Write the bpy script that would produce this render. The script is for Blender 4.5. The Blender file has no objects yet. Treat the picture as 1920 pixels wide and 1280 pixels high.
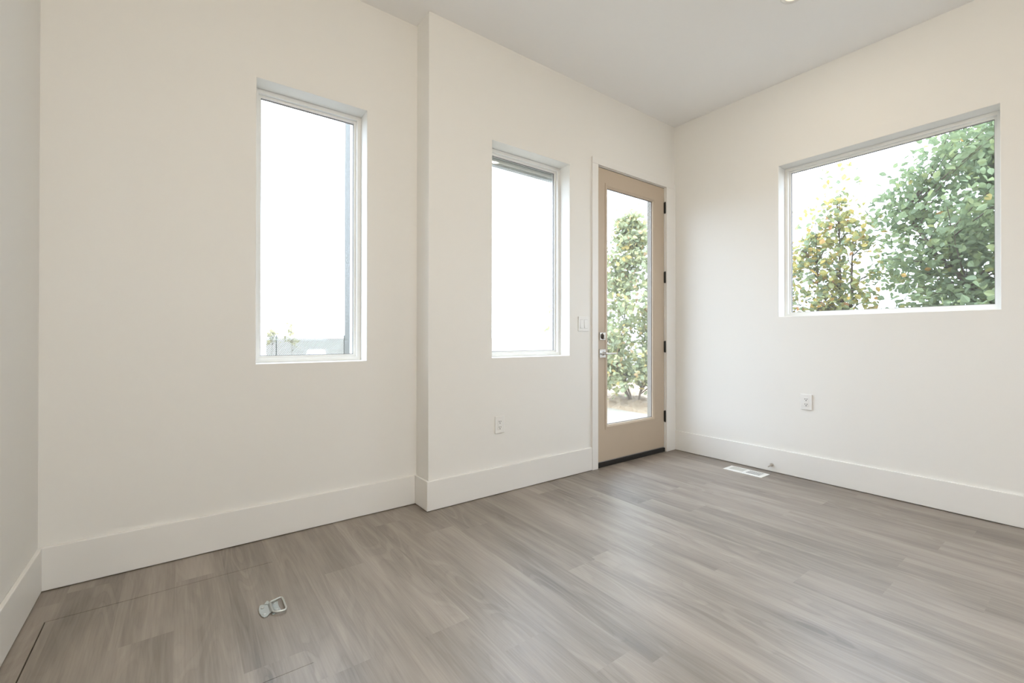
import bpy, bmesh, math, random
import numpy as np
from mathutils import Vector, Matrix

scene = bpy.context.scene
col = scene.collection

# ------------------------------------------------------------------ camera
cam_data = bpy.data.cameras.new('camera')
cam = bpy.data.objects.new('camera', cam_data)
col.objects.link(cam)
cam_data.sensor_width = 36.0
cam_data.lens = 838.46 / 1920.0 * 36.0
cam_data.shift_x = 0.0
cam_data.shift_y = -11.23 / 1920.0
cam_data.clip_start = 0.02
cam_data.clip_end = 4000
R_ = Vector((0.80322594, -0.59567347, 0.00109999))
U_ = Vector((-0.00320666, -0.00247735, 0.99999179))
B_ = Vector((-0.59566585, -0.80322287, -0.0039))
m = Matrix((R_, U_, B_)).transposed().to_4x4()
m.translation = Vector((-3.7627, -2.4918, 1.0579))
cam.matrix_world = m
scene.camera = cam

# ------------------------------------------------------------------ render look
scene.view_settings.view_transform = 'Standard'
scene.view_settings.look = 'None'
scene.view_settings.exposure = 0.0
scene.view_settings.gamma = 1.0
scene.view_settings.use_curve_mapping = False
cy = scene.cycles
cy.use_denoising = True
cy.max_bounces = 14
cy.diffuse_bounces = 8
cy.glossy_bounces = 5
cy.transmission_bounces = 8
cy.transparent_max_bounces = 24
cy.sample_clamp_indirect = 10.0
cy.caustics_reflective = False
cy.caustics_refractive = False

# ------------------------------------------------------------------ sky (bright white overcast)
SKY = 6.9
world = bpy.data.worlds.new('world')
scene.world = world
world.use_nodes = True
wn = world.node_tree.nodes
wn['Background'].inputs[0].default_value = (0.88, 1.0, 1.18, 1)
wn['Background'].inputs[1].default_value = SKY
DOWN_W = 4.6                       # watts of the ceiling downlight
FILL_L = 165.0                    # brightness of the fill lamp added behind the camera
DOWN_COL = (1.0, 0.89, 0.72)

# ------------------------------------------------------------------ dimensions
H = 3.05            # ceiling
XA = -2.548         # convex corner
D = 0.170           # recess depth
XL = -4.235         # left wall
YB = -6.6           # wall behind the camera
WT = 0.19           # wall thickness
BH, BT = 0.183, 0.015   # baseboard

# ------------------------------------------------------------------ helpers
def srgb(r, g, b):
    f = lambda c: (c / 255) / 12.92 if c / 255 <= 0.04045 else ((c / 255 + 0.055) / 1.055) ** 2.4
    return (f(r), f(g), f(b), 1.0)

def new_mat(name):
    mt = bpy.data.materials.new(name)
    mt.use_nodes = True
    nt = mt.node_tree
    return mt, nt.nodes, nt.links, nt.nodes['Principled BSDF']

def paint(name, color, rough=0.6, spec=0.3, bump=0.0, scale=250.0, metallic=0.0, var=0.0):
    mt, n, l, p = new_mat(name)
    p.inputs['Base Color'].default_value = (*color[:3], 1)
    p.inputs['Roughness'].default_value = rough
    p.inputs['Specular IOR Level'].default_value = spec
    p.inputs['Metallic'].default_value = metallic
    tc = n.new('ShaderNodeTexCoord')
    nz = n.new('ShaderNodeTexNoise')
    nz.inputs['Scale'].default_value = scale
    nz.inputs['Detail'].default_value = 3
    l.new(tc.outputs['Object'], nz.inputs['Vector'])
    if bump > 0:
        b = n.new('ShaderNodeBump')
        b.inputs['Strength'].default_value = bump
        b.inputs['Distance'].default_value = 0.002
        l.new(nz.outputs['Fac'], b.inputs['Height'])
        l.new(b.outputs['Normal'], p.inputs['Normal'])
    if var > 0:
        mx = n.new('ShaderNodeMix')
        mx.data_type = 'RGBA'
        l.new(nz.outputs['Fac'], mx.inputs[0])
        mx.inputs[6].default_value = (*[c * (1 - var) for c in color[:3]], 1)
        mx.inputs[7].default_value = (*[min(1, c * (1 + var)) for c in color[:3]], 1)
        l.new(mx.outputs[2], p.inputs['Base Color'])
    return mt

def set_props(o, label=None, cat=None, group=None, kind=None):
    if label: o['label'] = label
    if cat: o['category'] = cat
    if group: o['group'] = group
    if kind: o['kind'] = kind
    return o

def link_mesh(name, me, mat, parent=None, smooth=False):
    o = bpy.data.objects.new(name, me)
    col.objects.link(o)
    if mat: me.materials.append(mat)
    if parent: o.parent = parent
    if smooth:
        for p in me.polygons: p.use_smooth = True
    return o

def obj(name, bm, mat, parent=None, smooth=False):
    bmesh.ops.recalc_face_normals(bm, faces=bm.faces[:])
    me = bpy.data.meshes.new(name)
    bm.to_mesh(me)
    bm.free()
    return link_mesh(name, me, mat, parent, smooth)

def empty(name, loc, label, cat, group=None, kind=None):
    o = bpy.data.objects.new(name, None)
    o.empty_display_size = 0.05
    o.location = loc
    col.objects.link(o)
    return set_props(o, label, cat, group, kind)

def add_box(bm, lo, hi, bevel=0.0, seg=2):
    r = bmesh.ops.create_cube(bm, size=1.0)
    vs = r['verts']
    for v in vs:
        v.co = Vector([(lo[i] + hi[i]) / 2 + v.co[i] * (hi[i] - lo[i]) for i in range(3)])
    if bevel > 0:
        es = list({e for v in vs for e in v.link_edges})
        bmesh.ops.bevel(bm, geom=es, offset=bevel, segments=seg, affect='EDGES', profile=0.5)

def box(name, lo, hi, mat, parent=None, bevel=0.0, seg=2):
    bm = bmesh.new()
    add_box(bm, lo, hi, bevel, seg)
    return obj(name, bm, mat, parent)

def add_tube(bm, pts, radii, n=8, closed=False, caps=True):
    pts = [Vector(p) for p in pts]
    if not hasattr(radii, '__len__'): radii = [radii] * len(pts)
    rings = []
    prev = None
    k = len(pts)
    for i, p in enumerate(pts):
        a = pts[(i - 1) % k] if (closed or i > 0) else pts[i]
        b = pts[(i + 1) % k] if (closed or i < k - 1) else pts[i]
        t = (b - a).normalized()
        if prev is None:
            ref = Vector((0, 0, 1)) if abs(t.z) < 0.9 else Vector((1, 0, 0))
            u = t.cross(ref).normalized()
        else:
            u = (prev - t * prev.dot(t))
            u = u.normalized() if u.length > 1e-6 else t.orthogonal().normalized()
        prev = u
        w = t.cross(u)
        rings.append([bm.verts.new(p + (u * math.cos(2 * math.pi * j / n) + w * math.sin(2 * math.pi * j / n)) * radii[i]) for j in range(n)])
    rng = range(k if closed else k - 1)
    for i in rng:
        A, B = rings[i], rings[(i + 1) % k]
        for j in range(n):
            bm.faces.new((A[j], A[(j + 1) % n], B[(j + 1) % n], B[j]))
    if caps and not closed:
        bm.faces.new(rings[0]); bm.faces.new(rings[-1])

def add_lathe(bm, prof, axis, origin, n=24):
    """prof: list of (r, h); axis: unit vector; revolve"""
    ax = Vector(axis).normalized()
    u = ax.orthogonal().normalized(); w = ax.cross(u)
    o = Vector(origin)
    rings = []
    for r, h in prof:
        rings.append([bm.verts.new(o + ax * h + (u * math.cos(2 * math.pi * j / n) + w * math.sin(2 * math.pi * j / n)) * max(r, 1e-5)) for j in range(n)])
    for A, B in zip(rings, rings[1:]):
        for j in range(n):
            bm.faces.new((A[j], A[(j + 1) % n], B[(j + 1) % n], B[j]))
    bm.faces.new(rings[0]); bm.faces.new(rings[-1])

def add_prism(bm, poly, z0, z1, bevel=0.0):
    bot = [bm.verts.new((x, y, z0)) for x, y in poly]
    top = [bm.verts.new((x, y, z1)) for x, y in poly]
    f1 = bm.faces.new(bot); f2 = bm.faces.new(top)
    n = len(poly)
    for i in range(n):
        bm.faces.new((bot[i], bot[(i + 1) % n], top[(i + 1) % n], top[i]))
    if bevel > 0:
        bmesh.ops.bevel(bm, geom=list(f2.edges), offset=bevel, segments=2, affect='EDGES', profile=0.5)

def wall_mesh(name, mat, T, u0, u1, holes, thick=WT, z0=0.0, z1=H, bevel=0.004):
    """wall in (u, d, z): d=0 is the room face, d=thick the outside; T maps (u,d,z) to world"""
    us = sorted({u0, u1, *[h[0] for h in holes], *[h[1] for h in holes]})
    zs = sorted({z0, z1, *[h[2] for h in holes], *[h[3] for h in holes]})
    def solid(i, j):
        if i < 0 or j < 0 or i >= len(us) - 1 or j >= len(zs) - 1: return False
        uc, zc = (us[i] + us[i + 1]) / 2, (zs[j] + zs[j + 1]) / 2
        return not any(h[0] < uc < h[1] and h[2] < zc < h[3] for h in holes)
    bm = bmesh.new()
    cache = {}
    def V(u, d, z):
        k = (round(u, 5), round(d, 5), round(z, 5))
        if k not in cache: cache[k] = bm.verts.new(T(u, d, z))
        return cache[k]
    for i in range(len(us) - 1):
        for j in range(len(zs) - 1):
            if not solid(i, j): continue
            a, b, c, e = us[i], us[i + 1], zs[j], zs[j + 1]
            for d in (0, thick):
                bm.faces.new((V(a, d, c), V(b, d, c), V(b, d, e), V(a, d, e)))
            if not solid(i - 1, j): bm.faces.new((V(a, 0, c), V(a, thick, c), V(a, thick, e), V(a, 0, e)))
            if not solid(i + 1, j): bm.faces.new((V(b, 0, c), V(b, thick, c), V(b, thick, e), V(b, 0, e)))
            if not solid(i, j - 1): bm.faces.new((V(a, 0, c), V(b, 0, c), V(b, thick, c), V(a, thick, c)))
            if not solid(i, j + 1): bm.faces.new((V(a, 0, e), V(b, 0, e), V(b, thick, e), V(a, thick, e)))
    if bevel and holes:
        es = []
        for ed in bm.edges:
            k = [v.co for v in ed.verts]
            for h in holes:
                P = [T(h[0], 0, h[2]), T(h[1], 0, h[2]), T(h[1], 0, h[3]), T(h[0], 0, h[3])]
                P = [Vector(p) for p in P]
                ok = False
                for q in range(4):
                    A, B = P[q], P[(q + 1) % 4]
                    L = (B - A).length
                    if all(((c - A).length + (B - c).length - L) < 1e-5 for c in k): ok = True
                if ok: es.append(ed); break
        bmesh.ops.recalc_face_normals(bm, faces=bm.faces[:])
        bmesh.ops.bevel(bm, geom=es, offset=bevel, segments=3, affect='EDGES', profile=0.5)
    return set_props(obj(name, bm, mat), kind='structure')

# transforms of the walls
T_back = lambda u, d, z: (u, d, z)
T_rec = lambda u, d, z: (u, D + d, z)
T_right = lambda u, d, z: (d, u, z)
T_left = lambda u, d, z: (XL - d, u, z)
T_front = lambda u, d, z: (u, YB - d, z)

def rect_ring(bm, T, rect, prof):
    """closed profile [(inset, depth)] swept round a rectangle (u0,u1,z0,z1)"""
    u0, u1, z0, z1 = rect
    rings = []
    for ins, d in prof:
        rings.append([bm.verts.new(T(*c)) for c in ((u0 + ins, d, z0 + ins), (u1 - ins, d, z0 + ins), (u1 - ins, d, z1 - ins), (u0 + ins, d, z1 - ins))])
    n = len(rings)
    for i in range(n):
        A, B = rings[i], rings[(i + 1) % n]
        for j in range(4):
            bm.faces.new((A[j], A[(j + 1) % 4], B[(j + 1) % 4], B[j]))

def box_T(name, T, a, b, mat, parent=None, bevel=0.0):
    """box given in wall coordinates"""
    p, q = T(*a), T(*b)
    lo = [min(p[i], q[i]) for i in range(3)]
    hi = [max(p[i], q[i]) for i in range(3)]
    return box(name, lo, hi, mat, parent, bevel)

# ------------------------------------------------------------------ materials
M_wall = paint('wall_paint', (0.80, 0.79, 0.765), rough=0.85, spec=0.15, bump=0.06, scale=180)
M_ceil = paint('ceiling_paint', (0.90, 0.90, 0.905), rough=0.9, spec=0.1, bump=0.05, scale=180)
M_trim = paint('trim_paint', (0.80, 0.79, 0.77), rough=0.45, spec=0.3)
M_vinyl = paint('window_vinyl', (0.77, 0.77, 0.75), rough=0.4, spec=0.35)
M_gasket = paint('gasket', (0.24, 0.23, 0.23), rough=0.6)
M_greymetal = paint('grey_cladding', (0.062, 0.060, 0.042), rough=0.5)
M_greyjamb = paint('grey_outer_jamb', (0.205, 0.185, 0.155), rough=0.5)
M_greyhead = paint('grey_head_trim', (0.42, 0.44, 0.44), rough=0.5)
M_door = paint('door_paint', (0.50, 0.415, 0.325), rough=0.5, spec=0.3, bump=0.02, scale=90)
M_black = paint('black_metal', (0.012, 0.012, 0.012), rough=0.4, spec=0.4)
M_sweep = paint('bronze_sill', (0.02, 0.019, 0.018), rough=0.5)
M_plastic = paint('white_plastic', (0.79, 0.785, 0.77), rough=0.35, spec=0.4)
M_slot = paint('slot_dark', (0.02, 0.018, 0.016), rough=0.8)
M_chrome = paint('chrome', (0.80, 0.80, 0.80), rough=0.16, metallic=1.0)
M_nickel = paint('nickel', (0.55, 0.50, 0.44), rough=0.3, metallic=1.0)
M_darkrose = paint('dark_rose', (0.10, 0.085, 0.075), rough=0.25, metallic=0.6)
M_zinc = paint('zinc_plate', (0.50, 0.535, 0.525), rough=0.42, metallic=0.75)
M_zincbright = paint('zinc_bright', (0.60, 0.62, 0.605), rough=0.3, metallic=0.8)
M_ventwhite = paint('vent_white', (0.82, 0.82, 0.80), rough=0.4)
M_ventgrey = paint('vent_damper', (0.60, 0.60, 0.565), rough=0.5)
M_concrete = paint('concrete', (0.30, 0.27, 0.22), rough=0.9, spec=0.1, bump=0.3, scale=40, var=0.06)
M_lot = paint('pale_ground', (0.20, 0.19, 0.17), rough=0.95, spec=0.05, scale=2.0, var=0.03)
M_lot2 = paint('pale_road', (0.20, 0.182, 0.15), rough=0.95, spec=0.05, scale=2.0, var=0.06)
M_bark = paint('bark', (0.13, 0.10, 0.075), rough=0.9, spec=0.1, bump=0.6, scale=60, var=0.25)
M_barkpale = paint('pale_bark', (0.20, 0.155, 0.115), rough=0.9, spec=0.1, bump=0.6, scale=60, var=0.2)
M_wire = paint('fence_wire', (0.05, 0.048, 0.035), rough=0.6)
M_whitecar = paint('white_car_paint', (0.86, 0.86, 0.86), rough=0.3)
M_red = paint('tail_red', (0.17, 0.05, 0.04), rough=0.3)
M_pit = paint('duct_shade_black', (0.008, 0.008, 0.008), rough=0.9, spec=0.0)
M_sub = paint('cut_edge', (0.52, 0.40, 0.24), rough=0.9, var=0.2, scale=120)

def glass_mat():
    mt = bpy.data.materials.new('window_glass')
    mt.use_nodes = True
    n, l = mt.node_tree.nodes, mt.node_tree.links
    n.clear()
    out = n.new('ShaderNodeOutputMaterial')
    mix = n.new('ShaderNodeMixShader')
    tr = n.new('ShaderNodeBsdfTransparent')
    tr.inputs[0].default_value = (0.97, 0.985, 0.98, 1)
    gl = n.new('ShaderNodeBsdfGlossy')
    gl.inputs['Roughness'].default_value = 0.02
    lw = n.new('ShaderNodeLayerWeight')
    pw = n.new('ShaderNodeMath'); pw.operation = 'POWER'; pw.inputs[1].default_value = 5.0
    ad = n.new('ShaderNodeMath'); ad.operation = 'MULTIPLY_ADD'; ad.inputs[1].default_value = 0.5; ad.inputs[2].default_value = 0.02
    tl = n.new('ShaderNodeBsdfTranslucent'); tl.inputs[0].default_value = (1.0, 0.97, 0.93, 1)
    hz = n.new('ShaderNodeMixShader'); hz.inputs[0].default_value = 0.012  # pale veil mixed into the glass, imitating overexposure haze on the view
    l.new(tr.outputs[0], hz.inputs[1]); l.new(tl.outputs[0], hz.inputs[2])
    l.new(hz.outputs[0], mix.inputs[1])
    l.new(lw.outputs['Facing'], pw.inputs[0]); l.new(pw.outputs[0], ad.inputs[0]); l.new(ad.outputs[0], mix.inputs[0])
    l.new(gl.outputs[0], mix.inputs[2])
    l.new(mix.outputs[0], out.inputs[0])
    return mt
M_glass = glass_mat()

def floor_mat():
    mt, n, l, p = new_mat('vinyl_plank')
    at = n.new('ShaderNodeAttribute'); at.attribute_name = 'plank'
    tc = n.new('ShaderNodeTexCoord')
    def math_(op, a, b=None, c=None):
        q = n.new('ShaderNodeMath'); q.operation = op
        for i, v in enumerate((a, b, c)):
            if v is None: continue
            if isinstance(v, (int, float)): q.inputs[i].default_value = v
            else: l.new(v, q.inputs[i])
        return q.outputs[0]
    def vec(op, a, b):
        q = n.new('ShaderNodeVectorMath'); q.operation = op
        for i, v in enumerate((a, b)):
            if isinstance(v, tuple): q.inputs[i].default_value = v
            else: l.new(v, q.inputs[i])
        return q.outputs[0]
    off = vec('MULTIPLY', at.outputs['Vector'], (37.0, 53.0, 0.0))
    base = vec('ADD', tc.outputs['Object'], off)
    def noise(scale_vec, detail=3, rough=0.5, dist=0.0):
        q = n.new('ShaderNodeTexNoise')
        q.inputs['Scale'].default_value = 1.0
        q.inputs['Detail'].default_value = detail
        q.inputs['Roughness'].default_value = rough
        q.inputs['Distortion'].default_value = dist
        l.new(vec('MULTIPLY', base, scale_vec), q.inputs['Vector'])
        return q.outputs['Fac']
    # cathedral figure: contour lines of a stretched height field
    vo = n.new('ShaderNodeTexVoronoi'); vo.feature = 'F1'; vo.inputs['Scale'].default_value = 1.0
    l.new(vec('MULTIPLY', base, (5.6, 1.9, 1.0)), vo.inputs['Vector'])
    sepc = n.new('ShaderNodeSeparateColor'); l.new(vo.outputs['Color'], sepc.inputs[0])
    pick = math_('GREATER_THAN', sepc.outputs[0], 0.52)
    near = math_('MAXIMUM', math_('SUBTRACT', 1.0, math_('MULTIPLY', vo.outputs['Distance'], 2.6)), 0.0)
    knot = math_('MULTIPLY', math_('MULTIPLY', near, near), pick)
    core = math_('MULTIPLY', math_('POWER', near, 5.0), pick)
    hf = math_('ADD', noise((8.0, 1.2, 1.0), 1.0, 0.4, 0.3), math_('MULTIPLY', knot, 0.30))
    wave = math_('ADD', math_('MULTIPLY', math_('SINE', math_('MULTIPLY', hf, 66.0)), 0.5), 0.5)
    rings = math_('FRACT', math_('MULTIPLY', hf, 21.0))
    tri = math_('ABSOLUTE', math_('SUBTRACT', math_('MULTIPLY', rings, 2.0), 1.0))
    line = math_('ADD', math_('MULTIPLY', math_('POWER', tri, 4.0), 0.45), math_('MULTIPLY', wave, 0.55))
    amp = math_('MULTIPLY', math_('SUBTRACT', noise((5.0, 1.1, 1.0), 2), 0.38), 3.2)
    amp = math_('MINIMUM', math_('MAXIMUM', math_('ADD', amp, math_('MULTIPLY', near, pick)), 0.08), 1.0)
    fig = math_('MULTIPLY', line, amp)
    broad = noise((9.0, 0.9, 1.0), 3, 0.55)
    fine = noise((170.0, 5.0, 1.0), 4, 0.6)
    mid = noise((38.0, 2.2, 1.0), 3, 0.55)
    tone = at.outputs['Fac']
    sep = n.new('ShaderNodeSeparateXYZ'); l.new(at.outputs['Vector'], sep.inputs[0])
    t = math_('MULTIPLY', math_('SUBTRACT', broad, 0.5), 1.25)
    t = math_('ADD', t, math_('MULTIPLY', math_('SUBTRACT', mid, 0.5), 0.5))
    t = math_('ADD', t, math_('MULTIPLY', math_('SUBTRACT', fine, 0.5), 0.62))
    t = math_('SUBTRACT', t, math_('ADD', math_('MULTIPLY', fig, 0.34), math_('MULTIPLY', core, 0.6)))
    t = math_('ADD', t, math_('MULTIPLY', math_('SUBTRACT', sep.outputs[2], 0.5), 0.22))
    t = math_('ADD', t, 0.60)
    cr = n.new('ShaderNodeValToRGB')
    e = cr.color_ramp.elements
    e[0].position = 0.10; e[0].color = (0.120, 0.098, 0.079, 1)
    e[1].position = 0.95; e[1].color = (0.345, 0.300, 0.258, 1)
    m2 = cr.color_ramp.elements.new(0.5); m2.color = (0.225, 0.190, 0.158, 1)
    l.new(t, cr.inputs[0])
    l.new(cr.outputs[0], p.inputs['Base Color'])
    rg = math_('ADD', math_('MULTIPLY', fine, 0.18), 0.33)
    l.new(rg, p.inputs['Roughness'])
    p.inputs['Specular IOR Level'].default_value = 1.0
    p.inputs['IOR'].default_value = 1.56
    b = n.new('ShaderNodeBump'); b.inputs['Strength'].default_value = 0.10; b.inputs['Distance'].default_value = 0.0015
    l.new(fine, b.inputs['Height']); l.new(b.outputs[0], p.inputs['Normal'])
    return mt
M_floor = floor_mat()

def mulch_mat():
    mt, n, l, p = new_mat('mulch')
    tc = n.new('ShaderNodeTexCoord')
    v = n.new('ShaderNodeTexVoronoi'); v.inputs['Scale'].default_value = 22
    l.new(tc.outputs['Object'], v.inputs['Vector'])
    cr = n.new('ShaderNodeValToRGB')
    cr.color_ramp.elements[0].color = (0.18, 0.115, 0.065, 1)
    cr.color_ramp.elements[1].color = (0.33, 0.26, 0.175, 1)
    l.new(v.outputs['Color'], cr.inputs[0])
    l.new(cr.outputs[0], p.inputs['Base Color'])
    p.inputs['Roughness'].default_value = 0.95
    return mt
M_mulch = mulch_mat()

def leaf_mat(name, stops):
    mt = bpy.data.materials.new(name)
    mt.use_nodes = True
    n, l = mt.node_tree.nodes, mt.node_tree.links
    n.clear()
    out = n.new('ShaderNodeOutputMaterial')
    at = n.new('ShaderNodeAttribute'); at.attribute_name = 'tint'
    cr = n.new('ShaderNodeValToRGB')
    els = cr.color_ramp.elements
    els[0].position, els[0].color = stops[0][0], (*stops[0][1], 1)
    els[1].position, els[1].color = stops[-1][0], (*stops[-1][1], 1)
    for pos, c in stops[1:-1]:
        q = els.new(pos); q.color = (*c, 1)
    l.new(at.outputs['Fac'], cr.inputs[0])
    d = n.new('ShaderNodeBsdfDiffuse'); t = n.new('ShaderNodeBsdfTranslucent'); g = n.new('ShaderNodeBsdfGlossy')
    g.inputs['Roughness'].default_value = 0.45
    a = n.new('ShaderNodeMixShader'); a.inputs[0].default_value = 0.4
    b = n.new('ShaderNodeMixShader'); b.inputs[0].default_value = 0.015
    l.new(cr.outputs[0], d.inputs[0]); l.new(cr.outputs[0], t.inputs[0])
    l.new(d.outputs[0], a.inputs[1]); l.new(t.outputs[0], a.inputs[2])
    l.new(a.outputs[0], b.inputs[1]); l.new(g.outputs[0], b.inputs[2])
    l.new(b.outputs[0], out.inputs[0])
    return mt
GREEN = [(0.0, (0.27, 0.36, 0.27)), (0.45, (0.38, 0.49, 0.33)), (0.8, (0.50, 0.58, 0.33)), (0.93, (0.62, 0.60, 0.28)), (1.0, (0.85, 0.52, 0.20))]
YELLOW = [(0.0, (0.36, 0.46, 0.36)), (0.35, (0.48, 0.56, 0.36)), (0.6, (0.70, 0.66, 0.30)), (0.85, (0.85, 0.62, 0.22)), (1.0, (0.85, 0.48, 0.28))]
PALEGR = [(0.0, (0.42, 0.50, 0.42)), (0.5, (0.55, 0.62, 0.46)), (0.8, (0.72, 0.72, 0.46)), (0.93, (0.85, 0.68, 0.32)), (1.0, (0.90, 0.66, 0.50))]
FAR = [(0.0, (0.72, 0.70, 0.48)), (1.0, (0.85, 0.76, 0.45))]
sc_ = lambda st, k: [(p, tuple(c * k * f for c, f in zip(q, (0.80, 0.77, 0.60)))) for p, q in st]
M_leaf_green = leaf_mat('green_leaves', sc_(GREEN, 0.74))
M_leaf_yellow = leaf_mat('yellow_leaves', sc_(YELLOW, 0.72))
M_leaf_pale = leaf_mat('pale_leaves', sc_(PALEGR, 0.8))
M_leaf_far = leaf_mat('far_leaves', sc_(FAR, 0.62))

# ================================================================== SETTING
W1 = (-3.447, -2.869, 0.917, 2.412)
W2 = (-2.081, -1.363, 0.919, 2.385)
W3 = (-2.103, -0.923, 1.222, 2.400)
W4 = (-2.95, -1.25, 0.95, 2.45)  # opening added in the unseen wall to let in fill daylight
DOOR = (-1.078, -0.126, 0.0, 2.472)     # rough opening

wall_mesh('wall_back', M_wall, T_back, XA, WT, [W2, DOOR])
wall_mesh('wall_recess', M_wall, T_rec, XL - WT, XA, [W1])
wall_mesh('wall_right', M_wall, T_right, YB - WT, 0.0, [W3])
wall_mesh('wall_left', M_wall, T_left, YB - WT, D, [])
wall_mesh('wall_front', M_wall, T_front, XL, 0.0, [W4])
set_props(box('ceiling', (XL - WT, YB - WT, H), (WT, D + WT, H + 0.15), M_ceil), kind='structure')

# ---- floor planks: one mesh, hatch cut out
PW = 0.1785
HATCH = (-4.1606, -3.411, -0.935, -0.128)
JOINT = {0: -2.188, 1: -1.918, 2: -1.66, 3: -1.408, 5: -0.99, 8: -1.513, 9: -1.265, 10: -1.04, 11: -0.39, 12: -1.03, 15: -0.47, 13: -0.86, 14: -0.08, 16: -1.15}
PL = 1.235
rndp = random.Random(5)

def plank_rects(x0, x1, y0, y1):
    """planks (clipped) covering a rectangle"""
    out = []
    for k in range(-7, 19):
        a, b = -1.10 - PW * (k + 1), -1.10 - PW * k
        lo, hi = max(a, x0), min(b, x1)
        if hi - lo < 1e-4: continue
        j0 = JOINT.get(k, -((k * 0.47) % 1.0) * PL)
        for q in range(-8, 8):
            c, d = j0 + q * PL, j0 + (q + 1) * PL
            ylo, yhi = max(c, y0), min(d, y1)
            if yhi - ylo < 1e-4: continue
            rr = random.Random(k * 131 + q * 17 + 1000)
            out.append((lo, hi, ylo, yhi, (rr.random(), rr.random(), rr.random())))
    return out

def plank_mesh(name, rects, thick, parent=None):
    verts, faces, attr = [], [], []
    for (x0, x1, y0, y1, c) in rects:
        i = len(verts)
        verts += [(x0, y0, 0), (x1, y0, 0), (x1, y1, 0), (x0, y1, 0), (x0, y0, -thick), (x1, y0, -thick), (x1, y1, -thick), (x0, y1, -thick)]
        faces += [(i, i + 1, i + 2, i + 3), (i + 7, i + 6, i + 5, i + 4), (i, i + 4, i + 5, i + 1), (i + 1, i + 5, i + 6, i + 2), (i + 2, i + 6, i + 7, i + 3), (i + 3, i + 7, i + 4, i)]
        attr += [c] * 6
    me = bpy.data.meshes.new(name)
    me.from_pydata(verts, [], faces)
    at = me.attributes.new('plank', 'FLOAT_VECTOR', 'FACE')
    at.data.foreach_set('vector', [v for c in attr for v in c])
    me.update()
    return link_mesh(name, me, M_floor, parent)

hx0, hx1, hy0, hy1 = HATCH
g = 0.004
rects = []
for (x0, x1, y0, y1) in ((XL, hx0 - g, YB, D), (hx1, 0.0, YB, D), (hx0 - g, hx1, YB, hy0 - 0.002), (hx0 - g, hx1, hy1 + 0.003, D)):
    rects += plank_rects(x0, x1, y0, y1)
# no floor past the main wall face, right of the recess
rects2 = []
for r in rects:
    x0, x1, y0, y1, c = r
    if y1 > 0 and x1 > XA:
        if x0 >= XA:
            y1 = min(y1, 0.0)
            if y1 - y0 > 1e-4: rects2.append((x0, x1, y0, y1, c))
        else:
            rects2.append((x0, XA, y0, y1, c)); 
            if min(y1, 0) - y0 > 1e-4: rects2.append((XA, x1, y0, min(y1, 0.0), c))
    else:
        rects2.append(r)
set_props(plank_mesh('floor', rects2, 0.012), kind='structure')
set_props(box('floor_subfloor', (XL - WT, YB - WT, -0.20), (WT, D + WT, -0.0125), M_sub), kind='structure')

# ---- baseboards
def bboard(name, lo, hi, T=None):
    bm = bmesh.new()
    add_box(bm, lo, hi, 0.0035, 2)
    return set_props(obj(name, bm, M_trim), kind='structure')
CAS_L0, CAS_L1 = -1.1296, -1.0640     # left casing
CAS_R0 = -0.1420
bboard('baseboard_back', (XA - BT, -BT, 0.0030), (CAS_L0, 0.0, BH))
bboard('baseboard_return', (XA - BT, -0.001, 0.0030), (XA, D, BH))
bboard('baseboard_recess', (XL, D - BT, 0.0030), (XA - BT, D, BH))
bboard('baseboard_left', (XL, YB, 0.0030), (XL + BT, D - BT, BH))
bboard('baseboard_right', (-BT, YB, 0.0030), (0.0, -0.018, BH))
bboard('baseboard_front', (-0.5, YB, 0.0030), (-BT, YB + BT, BH))

# ---- windows
FR = 0.112
def window(name, T, rect, ext=0.165, glass_d=0.150, parts=True):
    u0, u1, z0, z1 = rect
    bm = bmesh.new()
    rect_ring(bm, T, rect, [(0.0005, FR), (0.023, FR), (0.023, FR + 0.022), (0.036, FR + 0.024), (0.036, ext), (0.0005, ext)])
    w = set_props(obj(name, bm, M_vinyl), kind='structure')
    bm = bmesh.new()
    rect_ring(bm, T, rect, [(0.0355, glass_d - 0.005), (0.0390, glass_d - 0.005), (0.0390, glass_d + 0.004), (0.0355, glass_d + 0.004)])
    obj('gasket', bm, M_gasket, w)
    box_T('pane', T, (u0 + 0.0385, glass_d - 0.002, z0 + 0.0385), (u1 - 0.0385, glass_d + 0.002, z1 - 0.0385), M_glass, w)
    return w
w1 = window('window_1', T_rec, W1)
w2 = window('window_2', T_back, W2)
w3 = window('window_3', T_right, W3)
w4 = window('fill_window', T_front, W4)  # added window behind the camera, there for fill light
box_T('mullion', T_front, (-2.13, FR, W4[2] + 0.03), (-2.07, 0.165, W4[3] - 0.03), M_vinyl, w4)
# outside jamb board of window 1 and outside head trim of window 2
box_T('outside_jamb', T_rec, (W1[1] - 0.021, 0.166, W1[2] + 0.012), (W1[1] + 0.03, 0.262, W1[3] + 0.25), M_vinyl, w1)
box_T('outside_cladding', T_rec, (W1[1] - 0.0215, 0.2625, W1[2] + 0.03), (W1[1] + 0.03, 0.375, W1[3] + 0.25), M_greymetal, w1)
box_T('outside_foot', T_rec, (W1[1] - 0.0215, 0.2625, W1[2] - 0.01), (W1[1] + 0.03, 0.375, W1[2] + 0.0295), M_vinyl, w1)
box_T('outside_head_trim', T_back, (W2[0] - 0.10, 0.20, W2[3] - 0.072), (W2[1] + 0.02, 0.24, W2[3] + 0.03), M_greyhead, w2)
box_T('screen_rail', T_back, (W2[0] - 0.10, 0.1905, W2[3] - 0.056), (W2[1] + 0.0, 0.199, W2[3] - 0.03), M_vinyl, w2)

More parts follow.
